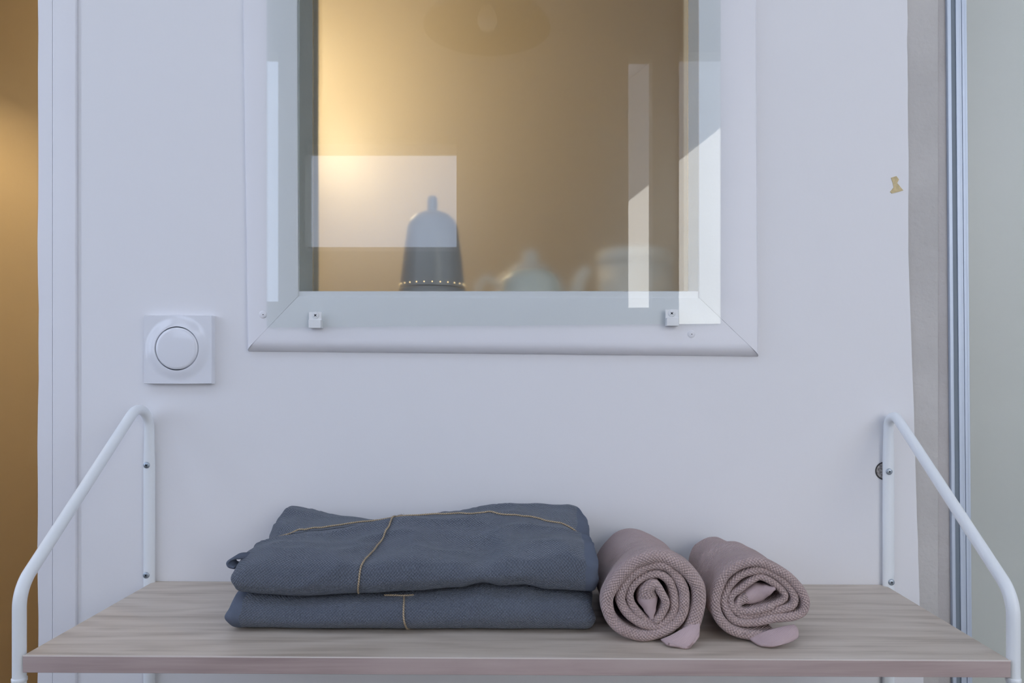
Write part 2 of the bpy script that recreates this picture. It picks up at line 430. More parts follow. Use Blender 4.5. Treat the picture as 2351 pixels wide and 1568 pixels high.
# house opposite, seen mirrored in the pane
nb = thing('neighbour_house', 'sunlit white house wall across the yard, seen only as a bright reflection in the pane', 'house', (1.0, -3.4, -0.12))
MB().box(-0.3, 2.8, -3.6, -3.4, -0.12, 4.2).build('house_wall', M['stucco'], nb)
yo, sl = -2.9, 0.8
zl = lambda x: 2.995+sl*(x-0.695)
MB().hexa([(-0.3, yo, zl(-0.3)), (2.8, yo, zl(2.8)), (2.8, yo, zl(2.8)+.12), (-0.3, yo, zl(-0.3)+.12), (-0.3, -3.4, zl(-0.3)), (2.8, -3.4, zl(2.8)), (2.8, -3.4, zl(2.8)+.12), (-0.3, -3.4, zl(-0.3)+.12)]).build('shadow_eave', M['trim'], nb)  # unseen overhang added to cast the diagonal shade edge on this wall
# ------------------------------------------------------------------ window in the front wall
win = sempty('window_1', (0, 0, H), 'white interior window with a clipped on glass pane')
def casing(name, ia, oa, ib, ob, side=True):
    prof = [(0.0, 0.0), (0.0, -0.0088), (0.035, -0.0098), (0.90, -0.0103), (0.945, -0.0098), (0.97, -0.0080), (0.985, -0.005), (1.0, -0.0008), (1.0, 0.0)] if side else [(0.0, 0.0), (0.0, -0.0085), (0.035, -0.0095), (0.78, -0.0105), (0.84, -0.0104), (0.89, -0.0094), (0.94, -0.0074), (0.98, -0.0040), (1.0, -0.0008), (1.0, 0.0)]
    rows = []
    for t in [i/24 for i in range(25)]:
        row = []
        for d, y in prof:
            x = lerp(lerp(ia[0], oa[0], d), lerp(ib[0], ob[0], d), t); z = lerp(lerp(ia[1], oa[1], d), lerp(ib[1], ob[1], d), t)
            row.append((x, y+(0.0005*noise.noise(Vector((x*14, 0, z*14))) if y < -0.002 else 0), z+H))
        rows.append(row)
    m = MB(); m.grid(rows); k = len(prof)
    m.add(rows[0], [tuple(range(k))]); m.add(rows[-1], [tuple(reversed(range(k)))])
    o = m.build(name, M['trim'], win, weld=True)
    for p in o.data.polygons: p.use_smooth = True
    es = o.modifiers.new('es', 'EDGE_SPLIT'); es.split_angle = math.radians(32)
    return o
G = 0.00008
sh = lambda p, dx, dz: (p[0]+dx, p[1]+dz)
casing('casing_board', inn['tl'], out['tl'], sh(inn['bl'], -G, G), sh(out['bl'], -G, G))
casing('casing_board', sh(inn['bl'], G, -G), sh(out['bl'], G, -G), sh(inn['br'], -G, -G), sh(out['br'], -G, -G), False)
casing('casing_board', sh(inn['br'], G, G), sh(out['br'], G, G), inn['tr'], out['tr'])
casing('casing_board', inn['tr'], out['tr'], inn['tl'], out['tl'])
# lining of the opening
zs = R_(668, 0.852)+H
x0, x1 = inn['bl'][0]+0.0005, inn['br'][0]-0.0005; zt = 0.76+H
MB().box(x0-0.012, x1+0.012, -0.0065, 0.075, zs-0.016, zs).build('sill_lining', M['trim'], win, bevel=0.0015)
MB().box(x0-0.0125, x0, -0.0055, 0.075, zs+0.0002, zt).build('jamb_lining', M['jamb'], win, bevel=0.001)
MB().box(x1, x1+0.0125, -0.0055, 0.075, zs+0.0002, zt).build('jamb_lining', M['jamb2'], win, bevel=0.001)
MB().box(x0, x1, -0.0055, 0.075, zt-0.004, zt+0.01).build('head_lining', M['trim'], win)
fp = MB().box(x0+0.0003, x1-0.0003, 0.046, 0.0495, zs+0.0003, zt-0.005).build('frosted_pane', M['frost'], win)
fp['label'] = 'frosted inner pane'
# small flaws
for a, b in ((604, 722), (1587, 767)):
    q = MB(); cx, cz = X_(a, ZC), R_(b, ZC)+H
    prof = [(1e-5, 0.0010), (0.0030, 0.0009), (0.0042, 0.0005), (0.0046, 0)]
    rows = [[(cx+r*math.cos(k*PI/12), -0.0103-h, cz+r*math.sin(k*PI/12)) for k in range(24)] for r, h in prof]
    q.grid(rows, close_v=True)
    pl = q.build('nail_plug', M['trim'], win, smooth=True)
    d = MB(); d.sphere((cx+0.0004, -0.0112, cz-0.0002), 0.0006, 8, 6); d.build('pin_hole', M['dark'], pl)
# clipped glass
ZG = 0.8425
gx0, gx1, gz0, gz1 = X_(612, ZG), X_(1655, ZG), R_(746, ZG), 0.81
pane = MB().hexa([(gx0, -0.0165, R_(752, ZG)+H), (gx1, -0.0165, R_(743, ZG)+H), (gx1, -0.0165, gz1+H), (gx0, -0.0165, gz1+H),
                  (gx0, -0.0125, R_(752, ZG)+H), (gx1, -0.0125, R_(743, ZG)+H), (gx1, -0.0125, gz1+H), (gx0, -0.0125, gz1+H)]).build('glass_pane', M['glass'], win)
pane['label'] = 'clear glass pane mirroring the bright yard'

def cross_screw(parent, x, y, z, r, ang=0.3, mk='screw'):
    m = MB(); prof = [(r, 0.0002), (r*0.95, -0.0006), (r*0.72, -0.0011), (r*0.05, -0.0012)]
    m.grid([[(x+q*math.cos(k*PI/12), y+h, z+q*math.sin(k*PI/12)) for k in range(24)] for q, h in prof], close_v=True, flip=True)
    s = m.build('screw', M[mk], parent, smooth=True, loc=(x, y, z))
    c = MB(); a, b = r*0.55, r*0.16
    for t in (ang, ang+PI/2):
        u = Vector((math.cos(t), 0, math.sin(t))); v = Vector((-math.sin(t), 0, math.cos(t))); o = Vector((x, y-0.00135, z))
        P = [o-u*a, o-v*b, o+u*a, o+v*b]; Q = [p+Vector((0, 0.0005, 0)) for p in P]
        c.hexa(P+Q)
    c.build('screw_slot', M['slot'], s)
    return s
for (pxc, yt, ym, yb_, bx0, bx1, ux0, ux1, sx, sy, who) in (
        (723, 716, 734, 753, 708, 736, 709, 738, 724.5, 724, 'left'), (1543, 710, 729, 748, 1531, 1559, 1528, 1558, 1542, 719.5, 'right')):
    Zp, Zb = 0.8405, 0.8375
    yf = Zp-D; yg = Zb-D
    cl = thing('glass_clip', 'small white metal clip at the lower %s of the glass pane' % who, 'clip', (X_(pxc, Zp), yf, R_(yb_, Zp)+H), 'clips holding the glass pane')
    MB().box(X_(ux0, Zp), X_(ux1, Zp), yf, yf+0.0019, R_(ym+3, Zp)+H, R_(yt, Zp)+H).build('mounting_plate', M['clip'], cl, bevel=0.0005)
    MB().box(X_(bx0, Zb), X_(bx1, Zb), yg, -0.0105, R_(yb_, Zb)+H, R_(ym, Zb)+H).build('clip_block', M['clip'], cl, bevel=0.0005)
    cross_screw(cl, X_(sx, Zp), yf-0.0001, R_(sy, Zp)+H, 0.0042, 0.75, 'clip')

# ------------------------------------------------------------------ light switch
sx0, sx1, sz0, sz1 = X_(330, 0.850), X_(486, 0.850), R_(881, 0.850), R_(724, 0.850)
scx, scz = X_(406, 0.848), R_(800, 0.848)
sw = thing('light_switch', 'square glossy white rotary light switch on the wall left of the window', 'switch', (scx, 0, scz+H))
RB = 0.0248
N = 72
def sh_h(x, z):
    r = math.hypot(x-scx, z-scz)
    h = 0.009
    if r < RB+0.0005: return -(h-0.003)
    t = (r-RB)/0.0135
    if t < 1: h += 0.0026*(0.5+0.5*math.cos(PI*min(1, max(0, t))))
    return -h
ang = 2*PI
m = MB()
rings = []
NA = 96
def sq(t):   # square outline point
    cx2, cz2 = (sx0+sx1)/2, (sz0+sz1)/2; hw, hh2 = (sx1-sx0)/2, (sz1-sz0)/2
    ca, sa = math.cos(t), math.sin(t); k = 1/max(abs(ca)/1, abs(sa)/1)
    return (cx2+hw*ca*k, cz2+hh2*sa*k)
prof = [RB+0.0004+0.0135*i/16 for i in range(17)]
rows = [[(scx+(RB+0.0004)*math.cos(2*PI*k/NA), -0.004, scz+H+(RB+0.0004)*math.sin(2*PI*k/NA)) for k in range(NA)]]
for r in prof:
    rows.append([(scx+r*math.cos(2*PI*k/NA), sh_h(scx+max(r, RB+0.001), scz), scz+H+r*math.sin(2*PI*k/NA)) for k in range(NA)])
for t in (0.35, 0.7, 0.965):
    rr = prof[-1]
    rows.append([(lerp(scx+rr*math.cos(2*PI*k/NA), sq(2*PI*k/NA)[0], t), -0.009, lerp(scz+rr*math.sin(2*PI*k/NA), sq(2*PI*k/NA)[1], t)+H) for k in range(NA)])
rows.append([(sq(2*PI*k/NA)[0], -0.0078, sq(2*PI*k/NA)[1]+H) for k in range(NA)])
rows.append([(sq(2*PI*k/NA)[0], 0.0, sq(2*PI*k/NA)[1]+H) for k in range(NA)])
m.grid(rows, close_v=True, flip=True)
pl = m.build('cover_plate', M['plastic'], sw, smooth=True, weld=True)
es = pl.modifiers.new('es', 'EDGE_SPLIT'); es.split_angle = math.radians(40)
m = MB()
pr = [(RB-0.0007, -0.003), (RB-0.0007, -0.0112), (RB-0.0015, -0.0122), (RB-0.004, -0.0126), (0.00001, -0.0122)]
m.grid([[(scx+r*math.cos(2*PI*k/64), y, scz+H+r*math.sin(2*PI*k/64)) for k in range(64)] for r, y in pr], close_v=True, flip=True)
m.build('dial', M['plastic'], sw, smooth=True)
m = MB(); m.grid([[(scx+r*math.cos(2*PI*k/64), -0.0032, scz+H+r*math.sin(2*PI*k/64)) for k in range(64)] for r in (RB+0.0006, RB-0.003)], close_v=True, flip=True)
m.build('gap_ring', M['gasket'], sw)

# ------------------------------------------------------------------ shower screen at the right
ss = thing('shower_screen', 'grey green shower panel with a vertical aluminium profile at the right edge', 'shower screen', (X_(2200, 0.85), 0, 0.02))
def tilt(x, z): return x-(z-H)*0.0085
def lean_box(mb, a, b, y0, y1, z0=0.02, z1=2.3):
    zz = (z0, z1)
    P = [(tilt(a, zz[0]), y0, zz[0]), (tilt(b, zz[0]), y0, zz[0]), (tilt(b, zz[1]), y0, zz[1]), (tilt(a, zz[1]), y0, zz[1])]
    mb.hexa(P+[(x, y1, z) for x, _, z in P])
Zs = 0.856
a = MB(); lean_box(a, X_(2186, Zs), X_(2195, Zs), 0.0006, 0.010); a.build('channel_flange', M['alu'], ss, bevel=0.0008)
a = MB(); lean_box(a, X_(2187, Zs), X_(2230, Zs), 0.0035, 0.030); a.build('profile_core', M['alu'], ss)
a = MB(); lean_box(a, X_(2195, Zs), X_(2206, Zs), 0.0015, 0.0034); a.build('gasket', M['gasket'], ss)
for i, (p, q, y) in enumerate(((2205, 2213.7, .0002), (2214, 2218.7, .0009), (2219, 2225.7, .0003), (2226, 2231, .0009))):
    a = MB(); lean_box(a, X_(p, Zs), X_(q, Zs), y, 0.012); a.build('profile_rib', M['alu'], ss, bevel=0.0003)
a = MB(); lean_box(a, X_(2229, Zs), X_(2229, Zs)+0.7, 0.004, 0.010); a.build('glass_panel', M['glass2'], ss)

# ------------------------------------------------------------------ wall shelf
ZB, ZF_ = D, 0.6345
SH = -0.2479
yf = ZF_-D
ROLL = 0.0050
def shz(x): return SH-ROLL*x      # the shelf hangs a touch lower on the right
SX0, SX1 = -0.4325, 0.4155
shelf = thing('wall_shelf', 'pale oak wall shelf hung on two white steel brackets', 'shelf', (0, -0.1, SH+H))
TH = 0.0146
def shelfpiece(y0, y1, zt_, zb_):
    return MB().hexa([(SX0, y0, shz(SX0)+zb_+H), (SX1, y0, shz(SX1)+zb_+H), (SX1, y0, shz(SX1)+zt_+H), (SX0, y0, shz(SX0)+zt_+H),
                      (SX0, y1, shz(SX0)+zb_+H), (SX1, y1, shz(SX1)+zb_+H), (SX1, y1, shz(SX1)+zt_+H), (SX0, y1, shz(SX0)+zt_+H)])
shelfpiece(yf+0.0014, -0.0005, 0, -TH).build('board', M['wood'], shelf, bevel=0.0003)
eb = shelfpiece(yf, yf+0.0014, 0.0003, -TH).build('edge_band', M['woodedge'], shelf, bevel=0.0005); eb['label'] = 'pinkish oak edge band'

el = shelfpiece(yf-0.00012, yf+0.0007, 0.00042, -0.0006).build('edge_line', M['paleline'], shelf); el['label'] = 'pale line along the top front edge'  # thin strip, paler than the board and the band
def bracket(xc, side, shape):
    r = 0.0054
    z0, sl, R1 = shape
    yfr, yw, R2 = 0.6405-D, -0.0047, 0.036
    def fillet(a, c, b, R, n):           # round the corner c of the bent rod
        a, b, c = Vector((0, *a)), Vector((0, *b)), Vector((0, *c)); u = (a-c).normalized(); v = (b-c).normalized()
        half = u.angle(v)/2; t = R/math.tan(half); o = c+(u+v).normalized()*(R/math.sin(half)); p, q = c+u*t-o, c+v*t-o
        w_ = p.angle(q); return [o+(p*math.sin((1-k/n)*w_)+q*math.sin(k/n*w_))/math.sin(w_) for k in range(n+1)]
    c1, c2 = (yw, z0+sl*yw), (yfr, z0+sl*yfr)
    f1 = fillet((yw, -0.62), c1, c2, R1, 16); f2 = fillet(c1, c2, (yfr, -0.62), R2, 12)
    top = f1[0].z+0.012
    L3 = lambda a, b, n: [a.lerp(b, k/n) for k in range(1, n)]
    path = [Vector((0, yw, -0.62))]+L3(Vector((0, yw, -0.62)), f1[0], 14)+f1+L3(f1[-1], f2[0], 10)+f2+L3(f2[-1], Vector((0, yfr, -0.62)), 8)+[Vector((0, yfr, -0.62))]
    rx, ry = [], []
    for p in path:
        k = 1.0
        if p.z < top-0.012 and p.y > -0.0125:
            k = max(0.0, min(1.0, 1-(top-0.012-p.z)/0.03))
        rx.append(lerp(0.0066, r, k)); ry.append(lerp(0.0043, r, k))
    br = bpy.data.objects.new('bracket', None); COL.objects.link(br); br.parent = shelf; br.empty_display_size = 0.03
    br.location = Vector((xc, 0, H))-Vector(parent_world(shelf))
    toe = lambda y: -math.copysign(0.0036, xc)*(y-yfr)/0.2185
    m = MB(); m.tube([(p.x+xc+toe(p.y), p.y, p.z+H) for p in path], rx, 20, ry)
    m.build('bent_tube', M['steel'], br, smooth=True)
    # rail under the board and its little rest
    zr = shz(xc)-TH-0.0075-(0.0)
    zsup = shz(xc)-TH-0.0012
    xi = xc+side*0.006
    q = MB(); q.box(min(xc-side*0.002, xc+side*0.022), max(xc-side*0.002, xc+side*0.022), -0.205, -0.188, zsup-0.0018+H, zsup+0.0012+H); q.build('shelf_rest', M['steel'], br, bevel=0.0005)
    q = MB(); q.box(min(xc-side*0.002, xc+side*0.022), max(xc-side*0.002, xc+side*0.022), -0.03, -0.006, zsup-0.0018+H, zsup+0.0012+H); q.build('shelf_rest', M['steel'], br, bevel=0.0005)
    q = MB(); q.lathe([(0.0053, 0), (0.0061, 0.0006), (0.0061, 0.0034), (0.0053, 0.004)], (xc, 0.6405-D, -0.2705+H), 24); q.build('collar', M['steel'], br, smooth=True)
    return br
XBL, XBR = SX0-0.0068, SX1+0.0060
bl = bracket(XBL, 1, (-0.0170, 0.79, 0.0230)); bR = bracket(XBR, -1, (-0.0375, 0.728, 0.0135))
for b, ps, aa in ((bl, ((336, 1068), (335, 1321)), 0.5), (bR, ((2042, 1083), (2047, 1337)), 0.4)):
    for a_, b_ in ps: cross_screw(b, X_(a_, 0.8495), -0.0090, R_(b_, 0.8495)+H, 0.0037, aa)

# ------------------------------------------------------------------ folded towels
RID = [(-.26, -.128), (-.19, -.150), (-.145, -.143), (-.115, -.138), (-.097, -.152), (-.075, -.138), (-.045, -.128), (-.01, -.146), (.03, -.140), (.07, -.132)]
RI2 = [(-.275, -.118), (-.215, -.110), (-.165, -.094), (-.13, -.086)]
def fold_towel(name, label, XL, XR, yfront, yback, bot, ridge, mid, back, bulge, matk, hem_side, seed, loc, hemw=0.0135, capL=0.011, capR=0.010, amp=1.0, notch=True):
    NU, NV = 150, 132
    L = XR-XL
    def section(u):
        b = interp(bot, u); hf = interp(ridge, u); hm = interp(mid, u); hb = interp(back, u)
        yf_ = yfront+0.0022*noise.noise(Vector((u*5, seed, 0)))
        th = hf-b
        ym = lerp(yfront, yback, 0.56)
        pts = [(yback-0.012, b+0.0005), (lerp(yfront, yback, .5), b), (yf_+0.030, b), (yf_+0.0115, b+th*0.045), (yf_+0.0025, b+th*0.24), (yf_, b+th*bulge),
               (yf_+0.0045, b+th*0.74), (yf_+0.0150, b+th*0.93), (yf_+0.034, hf+0.002), (lerp(yf_+0.034, ym, .5), lerp(hf, hm, .52)), (ym, hm), (lerp(ym, yback, .5), lerp(hm, hb, .55)),
               (yback-0.022, hb), (yback-0.006, hb-0.006), (yback, hb-0.020), (yback, lerp(b, hb, .35))]
        c = catmull([(0, y, h) for y, h in pts], 10, True)
        c.append(c[0].copy())
        return resample(c, NV+1)
    us = []
    nC = 9
    for i in range(nC): us.append((capL/L)*(1-math.cos(PI/2*i/nC)))
    k = NU-2*nC
    for i in range(k+1): us.append(lerp(capL/L, 1-capR/L, i/k))
    for i in range(nC-1, -1, -1): us.append(1-(capR/L)*(1-math.cos(PI/2*i/nC)))
    rows = []; lens = []
    for u in us:
        c, ln = section(u); lens.append(ln)
        cen = Vector((0, sum(p.y for p in c)/len(c), sum(p.z for p in c)/len(c)))
        d = min(u*L/capL, (1-u)*L/capR); s = 1.0
        if d < 1: s = (1-(1-max(d, 0.0))**2.6)**(1/2.6)
        row = []
        for j, p in enumerate(c):
            y = cen.y+(p.y-cen.y)*lerp(0.90, 1, s) if d < 1 else p.y
            z = cen.z+(p.z-cen.z)*(lerp(0.30, 1, s) if u < .5 else lerp(0.45, 1, s)) if d < 1 else p.z
            x = XL+u*L
            # wrinkles: long soft folds running across, more on top and on the front
            r1 = 1-abs(noise.noise(Vector((x*11+y*9+seed, y*30-x*5, z*26))))*2
            f = r1*abs(r1)*0.0034+noise.noise(Vector((x*9, y*16+seed, z*40)))*0.0038+noise.noise(Vector((x*40, y*60, seed+z*50)))*0.0009-0.001
            fb = f*amp
            if notch and p.z > cen.z-0.004:
                yr = interp(RID, x); wn = max(0, min(1, (x+0.262)/0.04))*max(0, min(1, (0.055-x)/0.03))
                f += wn*(0.0062*math.exp(-((y-yr)/0.0065)**2)-0.0074*math.exp(-((y-yr-0.0150)/0.0080)**2))
                y2 = interp(RI2, x); wn = max(0, min(1, (x+0.275)/0.03))*max(0, min(1, (-0.135-x)/0.03))
                f += wn*(0.0052*math.exp(-((y-y2)/0.0050)**2)-0.0046*math.exp(-((y-y2-0.010)/0.0060)**2))
                y3 = -0.055-0.25*(x-0.02); wn = max(0, min(1, (x+0.02)/0.03))
                f += wn*(0.0042*math.exp(-((y-y3)/0.0050)**2)-0.0036*math.exp(-((y-y3-0.011)/0.0060)**2))
            up = max(0.0, min(1.0, (z-interp(bot, u))/0.012))
            nz = 1.0 if p.z > cen.z else 0.3
            crease = 0.0
            if notch:
                for yc_, uc_, wd_ in ((-0.088, 1.0, .011), (-0.080, 0.0, .010)):
                    crease += math.exp(-((y-yc_+(u-uc_)*0.10)/wd_)**2)*max(0, 1-abs(u-uc_)*L/0.050)
                z -= 0.0065*crease*(1 if p.z > cen.z else 0)
            z += fb*up*nz*(1 if notch else 0.25)
            y -= fb*0.8*(1 if p.y < cen.y else -0.3)*up
            # layered ends: shallow waviness of the side outline
            e = 0.0018*noise.noise(Vector((seed*3, y*22, z*70)))+0.0007*math.sin(z*420+seed)
            w_ = max(0, 1-u*L/0.05) if u < .5 else -max(0, 1-(1-u)*L/0.05)
            x += e*w_
            x += (0.006 if u < .5 else -0.006)*crease
            row.append(Vector((x, y, z)))
        rows.append(row)
    arcs = [u*L for u in us]
    def uv(i, j): return (arcs[min(i, len(us)-1)], lens[len(us)//2]*j/NV)
    def toworld(r): return [(p.x, p.y, p.z+shz(p.x)+H) for p in r]
    t = thing(name, label, 'towel', loc)
    if hem_side == 'right': cut = next(i for i, u in enumerate(us) if u*L > L-hemw); main = (0, cut+1); hem = (cut, len(us))
    else: cut = next(i for i, u in enumerate(us) if u*L > hemw); main = (cut, len(us)); hem = (0, cut+1)
    for nm, (a_, b_), mk in (('terry_body', main, matk), ('hem', hem, matk+'hem')):
        m = MB(); rr = [toworld(rows[i]) for i in range(a_, b_)]
        m.grid(rr, uvs=lambda i, j, a_=a_: uv(a_+i, j), flip=True)
        for idx, ii in ((0, a_), (-1, b_-1)):
            if ii in (0, len(us)-1):
                rg = rr[idx][:-1]; n_ = len(rg); cc = tuple(sum(p[k_] for p in rg)/n_ for k_ in range(3))
                fs = [(k_, (k_+1) % n_, n_) for k_ in range(n_)]
                if ii == 0: fs = [tuple(reversed(f_)) for f_ in fs]
                u0 = arcs[ii]
                m.add(list(rg)+[cc], fs, [[(p_[1], p_[2]) for p_ in ((list(rg)+[cc])[q_] for q_ in f_)] for f_ in fs])
        o = m.build(nm, M[mk], t, smooth=True, loc=loc)
        if nm == 'hem': o['label'] = 'smooth plain woven hem'
    def surf(u, v):
        i = min(range(len(us)), key=lambda k_: abs(us[k_]-u)); i = max(1, min(len(us)-2, i))
        v = v % 1.0; jf = v*NV; j = int(jf); fr = jf-j
        p = rows[i][j].lerp(rows[i][min(NV, j+1)], fr)
        tv = rows[i][(j+1) % NV]-rows[i][(j-1) % NV]; tu = rows[i+1][j]-rows[i-1][j]
        n_ = tu.cross(tv).normalized()
        cen = sum((q for q in rows[i]), Vector())/len(rows[i])
        if n_.dot(p-cen) < 0: n_ = -n_
        return p, n_
    def vat(u, y, top=True):      # loop parameter where the section passes depth y on its upper side
        i = min(range(len(us)), key=lambda k_: abs(us[k_]-u)); best = None
        cen = sum((q for q in rows[i]), Vector())/len(rows[i])
        for j in range(NV):
            if (rows[i][j].z > cen.z) == top:
                e = abs(rows[i][j].y-y)
                if best is None or e < best[0]: best = (e, j)
        return best[1]/NV
    return t, surf, vat, rows, us

bot_u = [(0, .0355), (.10, .0325), (.18, .0310), (.36, .034), (.49, .0369), (.615, .0402), (.687, .0455), (.737, .0420), (.795, .0430), (.868, .038), (1, .0365)]
rid_u = [(0, .066), (.1, .0715), (.36, .0690), (.5, .0745), (.6, .071), (.68, .0665), (.76, .0785), (.9, .081), (1, .075)]
mid_u = [(0, .074), (.1, .083), (.3, .0885), (.45, .0945), (.6, .096), (.75, .095), (.9, .088), (1, .078)]
bac_u = [(0, .086), (.04, .0945), (.2, .0865), (.37, .080), (.47, .083), (.55, .0905), (.7, .0985), (.83, .1005), (.93, .098), (1, .088)]
bot_l = [(0, .0006), (1, .0006)]
u_l = lambda u: (-0.277+u*0.3445+0.2825)/0.3465
rid_l = [(u_l(u), h-0.0030) for u, h in bot_u]
mid_l = [(u_l(u), h-0.0045) for u, h in bot_u]
TU, su, vu, rows_u, us_u = fold_towel('folded_towel', 'slate blue folded terry towel tied with crossed twine, on top of the stack', -0.277, 0.0675, -0.1715, -0.020,
    bot_u, rid_u, mid_u, bac_u, 0.42, 'navy', 'right', 2.0, (-0.105, -0.095, SH+0.034+H))
TL, sl_, vl, rows_l, us_l = fold_towel('folded_towel', 'slate blue folded terry towel lying directly on the shelf, bottom of the stack', -0.2825, 0.0640, -0.1700, -0.022,
    bot_l, rid_l, mid_l, mid_l, 0.46, 'navy', 'left', 5.0, (-0.105, -0.095, SH+H), capL=0.012, capR=0.012, amp=0.55, notch=False)

def twine(parent, pts, name='twine', r=0.00085):
    P, ln = resample(catmull(pts, 6), max(24, len(pts)*5))
    P = [p+Vector((0.0004*noise.noise(p*90), 0.0003*noise.noise(p*80+Vector((5, 0, 0))), 0.0002*noise.noise(p*100))) for p in P]
    m = MB(); m.tube([(p.x, p.y, p.z+shz(p.x)+H) for p in P], r, 8)
    k = 0
    for i in range(3, len(P)-2, 2):      # loose fibres
        p = P[i]; d = Vector((random.uniform(-1, 1), random.uniform(-1, 1), random.uniform(0, 1)))*0.0024
        a, b, c = p, p+d*0.5+Vector((0.0003, 0, 0)), p+d
        m.tube([(q.x, q.y, q.z+shz(q.x)+H) for q in (a, b, c)], [0.00012, 0.0001, 0.00005], 3, caps=False)
    o = m.build(name, M['twine'], parent, smooth=True); o['label'] = 'jute twine'
    return o
# cross tie: over the ridge at mid depth (lengthwise) and front to back
lw_ = []
for i in range(41):
    u = 0.012+0.976*i/40
    y = interp([(0, -0.088), (.5, -0.078), (1, -0.088)], u)
    p, n_ = su(u, vu(u, y)); lw_.append(p)
zz = [p.z for p in lw_]
for i, p in enumerate(lw_):           # a taut string bridges the hollows
    a_ = max(zz[max(0, i-6):i+1]); b_ = max(zz[i:i+7]); p.z = max(p.z, min(a_, b_)-0.001)+0.0011
p, n_ = su(0.004, vu(0.02, -0.09)); lw_ = [p+Vector((-0.0015, 0, -0.012)), p+Vector((-0.0005, 0, -0.003))]+lw_
p, n_ = su(0.996, vu(0.98, -0.09)); lw_ += [p+Vector((0.0008, 0, -0.004)), p+Vector((0.0016, 0, -0.014))]
twine(TU, lw_)
cr = []
va, vb_ = vu(0.42, -0.030), None
tgt = [(0.425, -0.030), (0.42, -0.045), (0.412, -0.06), (0.405, -0.080), (0.397, -0.100), (0.388, -0.115), (0.378, -0.130), (0.370, -0.142), (0.364, -0.152), (0.358, -0.160), (0.354, -0.1665)]
td, _ = resample(catmull([(u, y, 0) for u, y in tgt], 8), 60)
tgt = [(p.x, p.y) for p in td]
for u, y in tgt:
    p, n_ = su(u, vu(u, y)); cr.append(Vector((lerp(-0.277, 0.0675, u), p.y, p.z))+n_*0.0010)
cr = [sum(cr[max(0, i-1):i+2], Vector())/len(cr[max(0, i-1):i+2])+Vector((0, 0, 0.0003)) for i in range(len(cr))]
iu = min(range(len(us_u)), key=lambda k_: abs(us_u[k_]-0.35))
fr = sorted([p for p in rows_u[iu] if p.y < -0.160 and p.z < cr[-1].z-0.003], key=lambda p: -p.z)[::2]
for k_, p in enumerate(fr): cr.append(Vector((cr[len(tgt)-1].x-0.0012*(k_+1)/len(fr)*3, p.y-0.0009, p.z)))
twine(TU, cr)
# string of the lower towel
il = min(range(len(us_l)), key=lambda k_: abs(us_l[k_]-0.478))
fl = sorted([p for p in rows_l[il] if p.y < -0.152], key=lambda p: -p.z)[::2]
fp_ = [Vector((p.x+0.006*k_/len(fl), p.y-0.0009, max(p.z, 0.0009))) for k_, p in enumerate(fl)]
twine(TL, fp_)
q0 = fp_[0]
twine(TL, [q0+Vector((-0.019, 0.001, 0.0002)), q0+Vector((-0.009, -0.0005, 0.0006)), q0+Vector((0.0, -0.0008, 0.0004)), q0+Vector((0.009, 0.001, 0.0005))])
# little corner sticking out at the left end of the upper towel
m = MB(); cpts = [(-0.270, -0.150, .0655), (-0.2785, -0.156, .0665), (-0.2835, -0.158, .0635), (-0.2825, -0.158, .0595), (-0.277, -0.158, .0580)]
P = catmull(cpts, 5)
rows = []
for dy in (0.0, 0.003, 0.007, 0.012):
    rows.append([(p.x+dy*0.25, p.y+dy, p.z+shz(p.x)+H+dy*0.15) for p in P])
m.grid(rows, uvs=lambda i, j: (i*0.006, j*0.0012))
co = m.build('folded_corner', M['navyhem'], TU, smooth=True)
sd = co.modifiers.new('s', 'SOLIDIFY'); sd.thickness = 0.0022; sd.offset = 0

